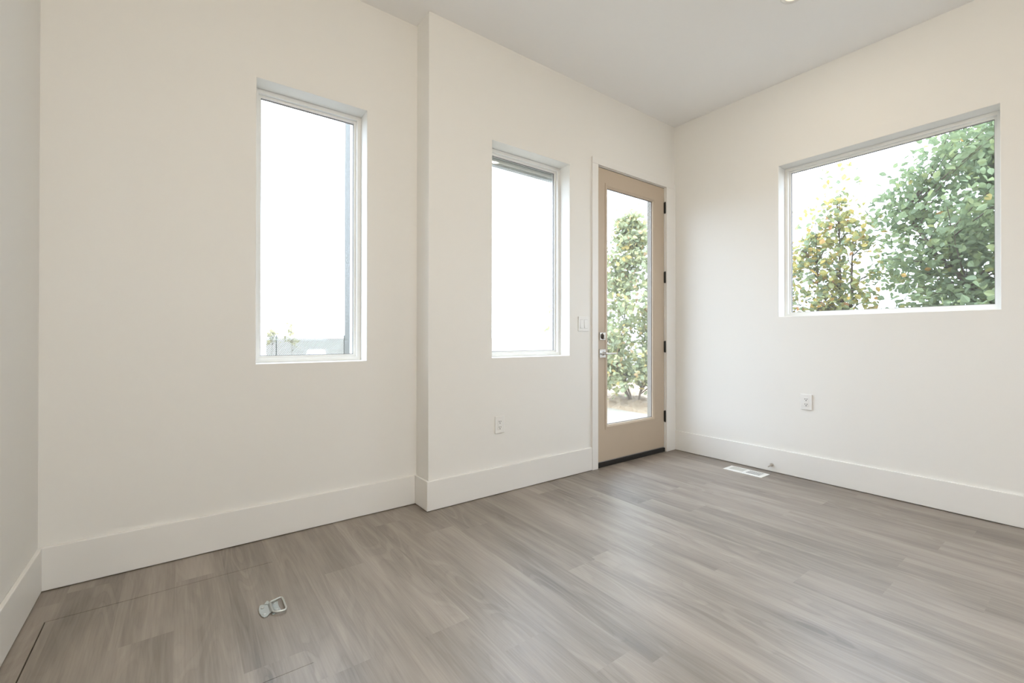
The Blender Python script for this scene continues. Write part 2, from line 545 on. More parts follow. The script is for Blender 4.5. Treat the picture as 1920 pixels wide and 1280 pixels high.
# ---- door: casing, jamb, threshold
bm = bmesh.new()
add_box(bm, (CAS_L0, -0.018, 0.0005), (CAS_L1, 0.0, 2.4505), 0.0015)
add_box(bm, (CAS_L0, -0.018, 2.4505), (-0.0005, 0.0, 2.505), 0.0015)
add_box(bm, (CAS_R0, -0.018, 0.0005), (-0.0005, 0.0, 2.4505), 0.0015)
set_props(obj('trim_1', bm, M_trim), kind='structure')      # casing
JL, JR, JT = -1.056, -0.147, 2.447
bm = bmesh.new()
add_box(bm, (DOOR[0], 0.0005, 0.0), (JL, 0.101, JT))
add_box(bm, (JR, 0.0005, 0.0), (DOOR[1], 0.101, JT))
add_box(bm, (DOOR[0], 0.0005, JT), (DOOR[1], 0.101, DOOR[3]))
add_box(bm, (JL, 0.062, 0.0), (JL + 0.012, 0.10, JT))
add_box(bm, (JR - 0.006, 0.062, 0.0), (JR, 0.10, JT))
add_box(bm, (JL, 0.062, JT - 0.012), (JR, 0.10, JT))
set_props(obj('trim_2', bm, M_trim), kind='structure')      # jamb with stops
bm = bmesh.new()
add_box(bm, (JR, 0.1015, 0.0365), (DOOR[1], WT + 0.004, JT))
add_box(bm, (DOOR[0], 0.1015, 0.0365), (JL, WT + 0.004, JT))
add_box(bm, (DOOR[0], 0.1015, JT), (DOOR[1], WT + 0.004, DOOR[3]))
set_props(obj('trim_4', bm, M_greyjamb), kind='structure')      # grey outer jamb
set_props(box('trim_3', (JL, -0.004, 0.0005), (JR, WT, 0.036), M_sweep, bevel=0.003), kind='structure')   # dark sill

# ---- door slab
SY0, SY1 = 0.008, 0.053
SX0, SX1, SZ0, SZ1 = -1.0525, -0.1505, 0.044, 2.443
LITE = (-0.944, -0.292, 0.313, 2.316)
Tdoor = lambda u, d, z: (u, SY0 + d, z)
def door_mesh():
    us = [SX0, LITE[0], LITE[1], SX1]; zs = [SZ0, LITE[2], LITE[3], SZ1]
    bm = bmesh.new()
    cache = {}
    def V(*c):
        if c not in cache: cache[c] = bm.verts.new(c)
        return cache[c]
    for i in range(3):
        for j in range(3):
            if i == 1 and j == 1: continue
            a, b, c, e = us[i], us[i + 1], zs[j], zs[j + 1]
            for y in (SY0, SY1): bm.faces.new((V(a, y, c), V(b, y, c), V(b, y, e), V(a, y, e)))
    def side(x0, z0, x1, z1): bm.faces.new((V(x0, SY0, z0), V(x1, SY0, z1), V(x1, SY1, z1), V(x0, SY1, z0)))
    for i in range(3):
        side(us[i], zs[0], us[i + 1], zs[0]); side(us[i], zs[3], us[i + 1], zs[3])
        side(us[0], zs[i], us[0], zs[i + 1]); side(us[3], zs[i], us[3], zs[i + 1])
    side(us[1], zs[1], us[2], zs[1]); side(us[1], zs[2], us[2], zs[2]); side(us[1], zs[1], us[1], zs[2]); side(us[2], zs[1], us[2], zs[2])
    return bm
door = set_props(obj('door_1', door_mesh(), M_door), kind='structure')
bm = bmesh.new()
rect_ring(bm, Tdoor, LITE, [(-0.013, -0.0002), (-0.012, -0.005), (0.006, -0.005), (0.020, 0.004), (0.022, 0.018), (0.0, 0.018), (0.0, -0.0002)])
obj('glass_moulding', bm, M_door, door)
bm = bmesh.new()
rect_ring(bm, Tdoor, LITE, [(0.0215, 0.0165), (0.0265, 0.0165), (0.0265, 0.024), (0.0215, 0.024)])
obj('gasket', bm, M_gasket, door)
box_T('pane', Tdoor, (LITE[0] + 0.022, 0.0185, LITE[2] + 0.022), (LITE[1] - 0.022, 0.0235, LITE[3] - 0.022), M_glass, door)
box('door_sweep', (SX0, SY0 + 0.002, 0.0365), (SX1, SY1, 0.0438), M_gasket, door)
# hinges
for zc in (2.262, 1.616, 0.972, 0.327):
    bm = bmesh.new()
    add_tube(bm, [(-0.1480, -0.004, zc - 0.051), (-0.1480, -0.004, zc + 0.051)], 0.0068, 12)
    add_tube(bm, [(-0.1480, -0.004, zc - 0.055), (-0.1480, -0.004, zc + 0.055)], 0.004, 10)
    h = obj('hinge', bm, M_black, door)
    bm = bmesh.new()
    add_box(bm, (-0.1484, -0.004, zc - 0.051), (-0.1464, 0.036, zc + 0.051))
    obj('hinge_leaf', bm, M_black, h)
# deadbolt
DX = -0.9935
db = box('deadbolt', (DX - 0.0345, SY0 - 0.011, 1.0365), (DX + 0.0345, SY0 - 0.0002, 1.099), M_chrome, door, 0.0025)
bm = bmesh.new()
add_lathe(bm, [(0.0250, 0), (0.0250, 0.003), (0.0225, 0.0045), (0.0, 0.0045)], (0, -1, 0), (DX, SY0 - 0.0112, 1.0675), 28)
obj('turn_rose', bm, M_darkrose, db, True)
bm = bmesh.new()
add_box(bm, (DX - 0.0075, SY0 - 0.034, 1.0465), (DX + 0.0075, SY0 - 0.0155, 1.0885), 0.004, 3)
obj('thumb_turn', bm, M_chrome, db)
# lever handle
hd = box('door_handle', (DX - 0.037, SY0 - 0.011, 0.8925), (DX + 0.037, SY0 - 0.0002, 0.9605), M_chrome, door, 0.0025)
bm = bmesh.new()
add_lathe(bm, [(0.0165, 0), (0.0165, 0.006), (0.0115, 0.010), (0.0105, 0.040), (0.0105, 0.050), (0.0, 0.050)], (0, -1, 0), (DX, SY0 - 0.0112, 0.9268), 24)
obj('lever_neck', bm, M_chrome, hd, True)
bm = bmesh.new()
add_box(bm, (DX - 0.012, SY0 - 0.066, 0.9205), (DX + 0.110, SY0 - 0.050, 0.9335), 0.003, 3)
obj('lever', bm, M_chrome, hd)

# ================================================================== SMALL THINGS INSIDE
def plate_T(kind):
    return T_back if kind == 'back' else T_right

def outlet(T, uc, zc, label):
    """duplex receptacle with square face; negative d is into the room"""
    root = empty('wall_outlet', T(uc, 0, zc - 0.058), label, 'outlet')
    inv = Matrix.Translation(root.location).inverted()
    def put(o): o.matrix_parent_inverse = inv; return o
    cp = put(box_T('cover_plate', T, (uc - 0.0385, -0.0078, zc - 0.058), (uc + 0.0385, -0.0002, zc + 0.058), M_plastic, root, 0.003))
    rc = put(box_T('receptacle', T, (uc - 0.0168, -0.0096, zc - 0.0335), (uc + 0.0168, -0.0062, zc + 0.0335), M_plastic, root, 0.001))
    for s in (0.0195, -0.0185):
        for a, hgt in ((-0.0065, 0.0045), (0.0065, 0.0038)):
            q = box_T('slot', T, (uc + a - 0.0017, -0.0099, zc + s + 0.003 - hgt), (uc + a + 0.0017, -0.0090, zc + s + 0.003 + hgt), M_slot, rc)
        bm = bmesh.new()
        nrm = Vector(T(0, -1, 0)) - Vector(T(0, 0, 0))
        add_lathe(bm, [(0.0033, 0), (0.0033, 0.0012)], nrm, T(uc, -0.0086, zc + s - 0.0085), 12)
        obj('ground_hole', bm, M_slot, rc)
    for s in (0.048, -0.048):
        bm = bmesh.new()
        nrm = Vector(T(0, -1, 0)) - Vector(T(0, 0, 0))
        add_lathe(bm, [(0.003, 0), (0.003, 0.0008), (0.0, 0.0012)], nrm, T(uc, -0.0076, zc + s), 12)
        put(obj('screw', bm, M_plastic, root))
    return root
outlet(T_back, -2.0215, 0.4655, 'white two-socket wall outlet below the narrow window left of the door')
outlet(T_right, -1.1165, 0.5765, 'white two-socket wall outlet under the wide window on the right wall')

# double rocker switch
uc, zc = -1.2185, 1.1630
sw = empty('light_switch', (uc, 0, zc - 0.058), 'white double rocker light switch plate beside the door casing', 'switch')
inv = Matrix.Translation(sw.location).inverted()
box_T('cover_plate', T_back, (uc - 0.0575, -0.0078, zc - 0.058), (uc + 0.0575, -0.0002, zc + 0.058), M_plastic, sw, 0.003).matrix_parent_inverse = inv
for s in (-0.0228, 0.0228):
    bm = bmesh.new()
    x0, x1, za, zb = uc + s - 0.0165, uc + s + 0.0165, zc - 0.0335, zc + 0.0335
    P = [(x0, -0.0079, za), (x1, -0.0079, za), (x1, -0.0079, zb), (x0, -0.0079, zb),
         (x0, -0.0128, za), (x1, -0.0128, za), (x1, -0.0098, zc), (x0, -0.0098, zc), (x1, -0.0088, zb), (x0, -0.0088, zb)]
    v = [bm.verts.new(p) for p in P]
    for f in ((0, 1, 2, 3), (4, 5, 6, 7), (7, 6, 8, 9), (0, 1, 5, 4), (3, 2, 8, 9)): bm.faces.new([v[i] for i in f])
    bm.faces.new([v[i] for i in (0, 4, 7, 9, 3)]); bm.faces.new([v[i] for i in (1, 5, 6, 8, 2)])
    obj('rocker', bm, M_plastic, sw).matrix_parent_inverse = inv
    bm = bmesh.new()
    rect_ring(bm, T_back, (x0 - 0.001, x1 + 0.001, za - 0.001, zb + 0.001), [(0, -0.0076), (0.001, -0.0076), (0.001, -0.0081), (0, -0.0081)])
    obj('rocker_gap', bm, M_gasket, sw).matrix_parent_inverse = inv

# floor register
vx0, vx1, vy0, vy1 = -0.2465, -0.1065, -0.9025, -0.6065
vent = empty('floor_vent', ((vx0 + vx1) / 2, (vy0 + vy1) / 2, 0), 'white rectangular metal floor vent beside the right baseboard', 'vent')
inv = Matrix.Translation(vent.location).inverted()
Tz = lambda u, d, z: (u, z, d)
bm = bmesh.new()
openings = [(-0.2135, -0.1265, -0.8750, -0.7640), (-0.2135, -0.1265, -0.7450, -0.6340)]
us = [vx0, -0.2135, -0.1265, vx1]; ys = [vy0, -0.8750, -0.7640, -0.7450, -0.6340, vy1]
cache = {}
def VV(x, y, z):
    k = (x, y, z)
    if k not in cache: cache[k] = bm.verts.new(k)
    return cache[k]
def edge_z(x, y): return 0.0012 if (x in (vx0, vx1) or y in (vy0, vy1)) else 0.0050
for i in range(3):
    for j in range(5):
        if i == 1 and j in (1, 3): continue
        q = [(us[i], ys[j]), (us[i + 1], ys[j]), (us[i + 1], ys[j + 1]), (us[i], ys[j + 1])]
        bm.faces.new([VV(x, y, 0.0050 if not (x in (vx0, vx1) or y in (vy0, vy1)) else 0.0030) for x, y in q])
for i in range(3):
    for y in (vy0, vy1): bm.faces.new((VV(us[i], y, 0.0030), VV(us[i + 1], y, 0.0030), VV(us[i + 1], y, 0.0002), VV(us[i], y, 0.0002)))
for j in range(5):
    for x in (vx0, vx1): bm.faces.new((VV(x, ys[j], 0.0030), VV(x, ys[j + 1], 0.0030), VV(x, ys[j + 1], 0.0002), VV(x, ys[j], 0.0002)))
for (a, b, c, e) in openings:
    for (p0, p1) in (((a, c), (b, c)), ((b, c), (b, e)), ((b, e), (a, e)), ((a, e), (a, c))):
        bm.faces.new((VV(*p0, 0.0050), VV(*p1, 0.0050), VV(*p1, 0.0006), VV(*p0, 0.0006)))
obj('frame', bm, M_ventwhite, vent).matrix_parent_inverse = inv
a, b, c, e = openings[0]
box('backing', (a + 0.0002, c + 0.0002, 0.0003), (b - 0.0002, e - 0.0002, 0.0007), M_pit, vent).matrix_parent_inverse = inv  # black sheet standing in for the shade below the slats
n_sl = 10
for i in range(n_sl):
    y = c + (e - c) * (i + 0.5) / n_sl
    box('slat', (a, y - 0.0020, 0.0038), (b, y + 0.0020, 0.0049), M_ventwhite, vent).matrix_parent_inverse = inv
for f_ in (1 / 3, 2 / 3):
    x = a + (b - a) * f_
    box('cross_bar', (x - 0.003, c, 0.0036), (x + 0.003, e, 0.0050), M_ventwhite, vent).matrix_parent_inverse = inv
a, b, c, e = openings[1]
box('backing', (a, c, 0.0003), (b, e, 0.0007), M_ventwhite, vent).matrix_parent_inverse = inv
for i in range(n_sl):
    y = c + (e - c) * (i + 0.5) / n_sl
    bm = bmesh.new()
    vv = [bm.verts.new(p) for p in ((a, y - 0.0046, 0.0020), (b, y - 0.0046, 0.0020), (b, y + 0.0046, 0.0044), (a, y + 0.0046, 0.0044),
                                    (a, y - 0.0046, 0.0012), (b, y - 0.0046, 0.0012), (b, y + 0.0046, 0.0036), (a, y + 0.0046, 0.0036))]
    for f in ((0, 1, 2, 3), (4, 5, 6, 7), (0, 1, 5, 4), (2, 3, 7, 6), (0, 3, 7, 4), (1, 2, 6, 5)): bm.faces.new([vv[k] for k in f])
    obj('slat', bm, M_ventgrey, vent).matrix_parent_inverse = inv

# door stop on the right baseboard
bm = bmesh.new()
add_lathe(bm, [(0.0125, 0.0), (0.0125, 0.004), (0.0085, 0.012), (0.005, 0.024), (0.0042, 0.050), (0.0036, 0.062), (0.0, 0.064)], (-1, 0, -0.10), (-BT - 0.0002, -0.8770, 0.0560), 20)
ds = obj('door_stop', bm, M_nickel, None, True)
set_props(ds, 'small nickel peg door stop sticking out of the right baseboard above the floor vent', 'door stop')

# floor hatch with pull ring
hatch_rects = plank_rects(hx0, hx1, hy0, hy1)
hatch = plank_mesh('floor_hatch', hatch_rects, 0.0115)
set_props(hatch, 'wood-look lift-out floor hatch cut into the planks by the left wall', 'floor hatch')
bm = bmesh.new()
LOBE = [(-3.5162, -0.5165), (-3.5098, -0.4912), (-3.5029, -0.4871), (-3.4807, -0.5066), (-3.4700, -0.5030), (-3.4655, -0.4958), (-3.4561, -0.4921), (-3.4463, -0.4978),
        (-3.4508, -0.5225), (-3.4509, -0.5438), (-3.4459, -0.5699), (-3.4571, -0.5749), (-3.4710, -0.5690), (-3.4795, -0.5613), (-3.4867, -0.5675), (-3.4935, -0.5797), (-3.4989, -0.5827), (-3.5063, -0.5815), (-3.5124, -0.5714), (-3.5169, -0.5424)]
add_prism(bm, LOBE, 0.0003, 0.0045, 0.0012)
pull = obj('pull_handle', bm, M_zinc, hatch)
pull['label'] = 'grey steel pull plate with hinged ring'
bm = bmesh.new()
add_prism(bm, [(-3.4945, -0.4945), (-3.4825, -0.4735), (-3.4772, -0.4790), (-3.4785, -0.5065)], 0.0046, 0.0065, 0.0006)
obj('tab', bm, M_zinc, pull)
bm = bmesh.new()
add_prism(bm, [(-3.4785, -0.5700), (-3.4690, -0.5690), (-3.4690, -0.5795), (-3.4775, -0.5800)], 0.0003, 0.0030, 0.0006)
obj('foot_tab', bm, M_zinc, pull)
# strap: folded sheet over the ring bar
bm = bmesh.new()
p0, p1 = Vector((-3.4755, -0.5050, 0.0)), Vector((-3.4752, -0.5690, 0.0))
for_h = [(-0.0085, 0.0046), (-0.0060, 0.0075), (-0.0035, 0.0125), (0.0, 0.0142), (0.0035, 0.0125), (0.0060, 0.0075), (0.0085, 0.0046)]
A = [bm.verts.new((p0.x + dx, p0.y, z)) for dx, z in for_h]; B = [bm.verts.new((p1.x + dx, p1.y, z)) for dx, z in for_h]
for i in range(len(for_h) - 1): bm.faces.new((A[i], A[i + 1], B[i + 1], B[i]))
bm.faces.new(A); bm.faces.new(B); bm.faces.new((A[0], A[-1], B[-1], B[0]))
obj('strap', bm, M_zinc, pull)
ring = [(-3.4756, -0.5020), (-3.4690, -0.4985), (-3.4553, -0.4945), (-3.4440, -0.4905), (-3.4370, -0.4890), (-3.4320, -0.4925), (-3.4300, -0.4985), (-3.4292, -0.5145), (-3.4298, -0.5454), (-3.4302, -0.5740),
        (-3.4325, -0.5850), (-3.4375, -0.5905), (-3.4492, -0.5897), (-3.4629, -0.5855), (-3.4720, -0.5790), (-3.4756, -0.5715)]
bm = bmesh.new()
add_tube(bm, [(x, y, 0.0105) for x, y in ring], 0.0036, 10, closed=True)
obj('ring', bm, M_zincbright, pull, True)
for (x, y) in ((-3.5033, -0.5153), (-3.5027, -0.5641), (-3.4598, -0.5077), (-3.4590, -0.5600)):
    bm = bmesh.new()
    add_lathe(bm, [(0.0062, 0), (0.0056, 0.0012), (0.0030, 0.0020), (0.0, 0.0021)], (0, 0, 1), (x, y, 0.0045), 14)
    obj('screw', bm, M_zincbright, pull, True)

# ceiling downlights
def emit_mat(name, strength):
    mt = bpy.data.materials.new(name)
    mt.use_nodes = True
    n, l = mt.node_tree.nodes, mt.node_tree.links
    n.clear()
    o = n.new('ShaderNodeOutputMaterial'); e = n.new('ShaderNodeEmission')
    e.inputs[0].default_value = (*DOWN_COL, 1); e.inputs[1].default_value = strength
    l.new(e.outputs[0], o.inputs[0])
    return mt
M_emit = emit_mat('lamp_diffuser', 1.2)
M_fill = emit_mat('fill_emitter', FILL_L)
def downlight(x, y, label, group=None):
    root = empty('recessed_downlight', (x, y, H), label, 'ceiling light', group)
    bm = bmesh.new()
    n = 32
    prof = [(0.070, -0.0003), (0.070, -0.004), (0.060, -0.007), (0.050, -0.006), (0.047, -0.003), (0.047, -0.0003)]
    rings = [[bm.verts.new((r * math.cos(2 * math.pi * j / n), r * math.sin(2 * math.pi * j / n), z)) for j in range(n)] for r, z in prof]
    for i in range(len(prof)):
        A, B = rings[i], rings[(i + 1) % len(prof)]
        for j in range(n): bm.faces.new((A[j], A[(j + 1) % n], B[(j + 1) % n], B[j]))
    obj('trim_ring', bm, M_plastic, root, True)
    bm = bmesh.new()
    add_lathe(bm, [(0.0468, -0.0030), (0.0468, -0.0010)], (0, 0, 1), (0, 0, 0), 32)
    obj('diffuser', bm, M_emit, root)
    ld = bpy.data.lights.new('downlight_lamp', 'AREA')
    ld.shape = 'DISK'; ld.size = 0.09; ld.energy = DOWN_W; ld.color = DOWN_COL
    lo = bpy.data.objects.new('downlight_lamp', ld)
    lo.location = (0, 0, -0.008)
    col.objects.link(lo); lo.parent = root
    return root
downlight(-0.905, -1.385, 'round recessed ceiling downlight at the top edge of the picture, near the right wall')

def added_fill_lamp(x, y, z, label, group):
    """unseen fill lamp added to brighten the room, shaped as a globe on a cord"""
    root = empty('added_fill_lamp', (x, y, H), label, 'pendant lamp', group)
    bm = bmesh.new()
    add_lathe(bm, [(0.055, -0.0003), (0.055, -0.012), (0.045, -0.022), (0.0, -0.022)], (0, 0, 1), (0, 0, 0), 24)
    obj('canopy', bm, M_chrome, root, True)
    bm = bmesh.new()
    add_tube(bm, [(0, 0, -0.022), (0, 0, z - H + 0.125)], 0.003, 8)
    obj('cord', bm, M_black, root)
    bm = bmesh.new()
    add_lathe(bm, [(0.028, z - H + 0.13), (0.030, z - H + 0.10), (0.0, z - H + 0.099)], (0, 0, 1), (0, 0, 0), 20)
    obj('socket', bm, M_chrome, root, True)
    bm = bmesh.new()
    bmesh.ops.create_uvsphere(bm, u_segments=28, v_segments=18, radius=0.11, matrix=Matrix.Translation((0, 0, z - H)))
    obj('globe', bm, M_fill, root, True)
added_fill_lamp(-3.7, -3.2, 2.6, 'globe-shaped fill lamp added out of view behind the camera', None)

# ================================================================== OUTSIDE
set_props(box('ground', (-40, -40, -2.6), (60, 20, -0.22), M_lot), kind='structure')
set_props(box('ground_beyond', (-700, 20.01, -2.6), (900, 1200, -2.25), M_lot2), kind='structure')
# concrete walk in two slabs with a joint
set_props(box('concrete_walk', (-3.0, WT + 0.23, -0.2195), (1.50, 2.10, -0.12), M_concrete, bevel=0.006), kind='structure')
set_props(box('concrete_walk_slab', (-3.0, 2.108, -0.2195), (2.0, 6.0, -0.12), M_concrete, bevel=0.006), kind='structure')
set_props(box('concrete_walk_corner', (1.508, -6.0, -0.2195), (2.0, 2.10, -0.12), M_concrete, bevel=0.006), kind='structure')
set_props(box('door_step', (-1.4, WT + 0.002, -0.2195), (0.2, WT + 0.225, -0.1205), M_concrete, bevel=0.006), kind='structure')

# mulch bed: a lumpy strip
rs = np.random.RandomState(3)
nx, ny = 36, 130
xs = np.linspace(2.0, 5.2, nx); ys = np.linspace(-5.5, 5.2, ny)
X, Y = np.meshgrid(xs, ys, indexing='ij')
Z = -0.12 + 0.05 * np.sin(X * 3.1) * np.cos(Y * 2.3) + rs.rand(nx, ny) * 0.05 + 0.06 * np.clip((X - 2.0) / 0.5, 0, 1)
Z[0, :] = -0.16 + rs.rand(ny) * 0.03
verts = np.stack([X, Y, Z], -1).reshape(-1, 3).tolist()
faces = [(i * ny + j, (i + 1) * ny + j, (i + 1) * ny + j + 1, i * ny + j + 1) for i in range(nx - 1) for j in range(ny - 1)]
me = bpy.data.meshes.new('mulch_bed'); me.from_pydata(verts, [], faces)
mb = link_mesh('mulch_bed', me, M_mulch)
set_props(mb, 'tan bark mulch bed under the shrubs beside the concrete walk', 'mulch', kind='stuff')

# ---- trees
def leaves_mesh(name, centers, sizes, tints, mat, parent, seed, up=0.6, droop=0.2):
    r = np.random.RandomState(seed)
    n = len(centers)
    nrm = r.normal(size=(n, 3)) * 0.75; nrm[:, 2] += up
    nrm /= np.linalg.norm(nrm, axis=1, keepdims=True)
    t = r.normal(size=(n, 3)); t[:, 2] -= droop
    t -= nrm * (t * nrm).sum(1, keepdims=True)
    t /= np.linalg.norm(t, axis=1, keepdims=True)
    s = np.cross(nrm, t)
    L = sizes[:, None]
    c = np.asarray(centers)
    wv = L * 0.40
    fold = nrm * L * 0.10
    P0 = c - t * L * 0.5
    prof = ((-0.32, 0.60, 0.7), (-0.06, 1.0, 1.0), (0.22, 0.80, 0.7), (0.42, 0.36, 0.2))
    tip = c + t * L * 0.56 - nrm * L * 0.10
    cols = [P0] + [c + t * L * a + s * wv * b + fold * f for a, b, f in prof] + [tip] + [c + t * L * a - s * wv * b + fold * f for a, b, f in reversed(prof)]
    V = np.stack(cols, 1).reshape(-1, 3)
    base = np.arange(n)[:, None] * 10
    F = np.stack([base + np.array([0, 1, 2, 3, 4, 5]), base + np.array([0, 5, 6, 7, 8, 9])], 1).reshape(-1, 6)
    me = bpy.data.meshes.new(name)
    me.from_pydata(V.tolist(), [], F.tolist())
    at = me.attributes.new('tint', 'FLOAT', 'FACE')
    at.data.foreach_set('value', np.repeat(tints, 2).astype(np.float32))
    me.update()
    return link_mesh(name, me, mat, parent)

def tree(name, base, label, stems, crown, n_br, n_leaf, leaf, tint, mats, seed, spread=0.14, group=None, cat='tree', r0=0.03, vis=None):
    """stems: polylines (relative to base); crown(z) -> (cx, cy, radius) at height z or None; leaves sit round branch tips"""
    rr = random.Random(seed)
    nr = np.random.RandomState(seed)
    root = empty(name, base, label, cat, group)
    allpts = []
    for st in stems:
        bm = bmesh.new()
        k = len(st)
        # smooth the stem a little
        pts, rad = [], []
        for i in range(k - 1):
            for q in range(4):
                f = q / 4
                p = Vector(st[i]).lerp(Vector(st[i + 1]), f)
                p += Vector((rr.uniform(-1, 1), rr.uniform(-1, 1), 0)) * 0.012
                pts.append(p); rad.append(r0 * (1 - 0.8 * (i + f) / (k - 1)))
        pts.append(Vector(st[-1])); rad.append(r0 * 0.15)
        add_tube(bm, pts, rad, 8)
        obj('trunk', bm, mats[0], root, True)
        allpts += pts
    # branches: from a stem point to a point in the crown
    bm = bmesh.new()
    tips = []
    zmin, zmax = crown['z']
    for i in range(n_br):
        z = zmin + (zmax - zmin) * rr.random() ** crown.get('pow', 1.0)
        cx, cyy, rad = crown['f'](z)
        a = rr.uniform(0, 2 * math.pi); d = rad * math.sqrt(rr.uniform(0.05, 1))
        tip = Vector((cx + math.cos(a) * d, cyy + math.sin(a) * d, z))
        cand = [p for p in allpts if p.z < z - 0.05]
        src = min(cand, key=lambda p: (p - tip).length + abs(p.z - (z - 0.3 * rad - 0.1)) * 0.7) if cand else allpts[0]
        mid = src.lerp(tip, 0.5) + Vector((rr.uniform(-.05, .05), rr.uniform(-.05, .05), 0.05))
        L = (tip - src).length
        add_tube(bm, [src, src.lerp(mid, .6), mid.lerp(tip, .35), tip], [0.004 + 0.007 * min(1, L), 0.004 + 0.004 * min(1, L), 0.004, 0.002], 5)
        for f in (0.45, 0.6, 0.75, 0.88, 1.0): tips.append(src.lerp(mid, f * 2) if f < .5 else mid.lerp(tip, (f - .5) * 2))
    obj('branches', bm, mats[0], root, True)
    for ex in crown.get('extra', []):
        tip = Vector(ex[:3])
        src = min(allpts, key=lambda p: (p - tip).length)
        bm = bmesh.new()
        add_tube(bm, [src, src.lerp(tip, 0.5) + Vector((0, 0, 0.02)), tip], [0.004, 0.003, 0.002], 5)
        obj('twig', bm, mats[0], root, True)
    tips = np.array([list(p) for p in tips])
    idx = nr.randint(0, len(tips), n_leaf)
    c = tips[idx] + nr.normal(size=(n_leaf, 3)) * spread * np.array([1, 1, 0.7])
    for ex in crown.get('extra', []):
        c = np.concatenate([c, np.array(ex[:3]) + nr.normal(size=(ex[3], 3)) * 0.07])
    n_leaf = len(c)
    tv = np.array([tint(q, nr) for q in c])
    sz = leaf * (0.7 + 0.6 * nr.rand(n_leaf))
    leaves_mesh('foliage', c, sz, np.clip(tv, 0, 1), mats[1], root, seed + 9)
    return root

def ell(cx, cyy, cz, rx, rz, k=1.0):
    def f(z):
        q = max(0.0, 1 - ((z - cz) / rz) ** 2)
        return cx, cyy, rx * q ** 0.5 * k
    return f

# big green tree beyond the wide window
tree('leafy_tree', (3.45, -2.30, -0.10), 'dense green leafy tree filling the right of the wide window',
     [[(0, 0, 0), (0.05, 0.1, 0.9), (0.0, 0.35, 1.8), (-0.1, 0.5, 2.7), (-0.1, 0.5, 3.6)],
      [(0, 0, 0.6), (-0.2, 0.5, 1.35), (-0.45, 1.0, 2.1), (-0.5, 1.25, 2.6)],
      [(0, 0, 0.5), (0.2, -0.4, 1.6), (0.3, -0.8, 2.8)]],
     dict(z=(0.75, 4.0), f=lambda z: (-0.1, -0.06, 1.66 if z < 2.1 else 1.66 * max(0.02, 1 - ((z - 2.1) / 1.95) ** 2) ** 0.5)), 430, 27000, 0.068,
     lambda q, r: r.normal(0.36, 0.2) + (0.28 if r.rand() < 0.05 else 0), (M_bark, M_leaf_green), 11, 0.13, r0=0.05)
# slim yellowing saplings left of it
def taper(cx, cyy, z0, z1, r0, r1):
    return lambda z: (cx, cyy, r0 + (r1 - r0) * max(0, min(1, (z - z0) / (z1 - z0))))
tree('yellowing_sapling', (3.0, -0.45, -0.10), 'taller slim sapling with yellow and green leaves in the wide window',
     [[(0, 0, 0), (0.0, -0.02, 0.9), (0.02, 0.03, 1.6), (0.0, 0.06, 2.2), (0.02, 0.05, 2.95)], [(0.0, -0.02, 1.2), (0.02, -0.07, 1.8), (0.0, -0.09, 2.3)]],
     dict(extra=[(0, .08, 3.3, 8), (0, .2, 3.2, 6), (0, -.1, 3.1, 7), (0, 0.0, 3.2, 6)], z=(0.9, 2.9), f=taper(0.0, 0.02, 1.2, 3.05, 0.62, 0.12), pow=1.35), 120, 1750, 0.066,
     lambda q, r: r.normal(0.46, 0.25), (M_bark, M_leaf_yellow), 21, 0.085, r0=0.03)
tree('yellowing_sapling', (3.0, -0.02, -0.10), 'shorter yellow-green sapling at the left edge of the wide window',
     [[(0, 0, 0), (0.0, -0.1, 0.9), (0.0, -0.14, 1.6), (0.02, -0.10, 2.65)], [(0, 0, 0.6), (0.0, -0.30, 1.4), (0.0, -0.16, 1.9)], [(0, 0, 0.4), (0.05, 0.2, 1.3), (0.0, 0.3, 2.0)]],
     dict(extra=[(0, -.11, 2.88, 9), (0, .1, 2.72, 8), (0, -.22, 2.95, 6)], z=(0.8, 2.55), f=taper(0.0, -0.08, 1.1, 2.75, 0.66, 0.14), pow=1.45), 130, 2100, 0.066,
     lambda q, r: r.normal(0.40, 0.25), (M_bark, M_leaf_yellow), 22, 0.09, r0=0.024)
# shrub by the door
tree('leafy_shrub', (2.50, 2.45, -0.12), 'tall many-stemmed shrub with pale green and yellow leaves outside the door glass',
     [[(0, 0, 0), (-0.05, 0.1, 0.4), (-0.12, 0.22, 0.9), (-0.05, 0.1, 1.7), (0.05, -0.05, 2.5), (-0.05, 0.1, 3.2)],
      [(0.05, -0.05, 0), (0.1, -0.12, 0.4), (0.14, -0.18, 0.85), (0.2, -0.3, 1.7), (0.25, -0.42, 2.7)],
      [(-0.02, 0.03, 0), (-0.1, 0.25, 0.7), (-0.3, 0.6, 1.4)],
      [(-0.03, 0.03, 0), (-0.22, 0.2, 0.7), (-0.8, 0.55, 1.3), (-1.25, 0.82, 1.7)]],
     dict(extra=[(-1.2, 0.8, 1.65, 6), (-1.3, 0.85, 1.35, 4), (-1.0, 0.65, 1.5, 8), (-0.9, 0.6, 1.9, 8), (-0.35, 0.2, 0.35, 16), (0.25, -0.3, 0.40, 14), (-0.1, 0.3, 0.25, 12), (0.35, -0.5, 0.65, 16), (-0.5, 0.45, 0.5, 16), (0.1, 0.1, 0.55, 12), (-0.6, 0.7, 0.4, 14)], z=(0.52, 3.25), f=lambda z: (0.0, 0.05, 0.85 if z < 1.6 else 0.85 - 0.66 * (z - 1.6) / 1.65), pow=1.5), 230, 6600, 0.080,
     lambda q, r: r.normal(0.48, 0.22) + (0.3 if r.rand() < 0.10 else 0), (M_barkpale, M_leaf_pale), 31, 0.10, r0=0.019)
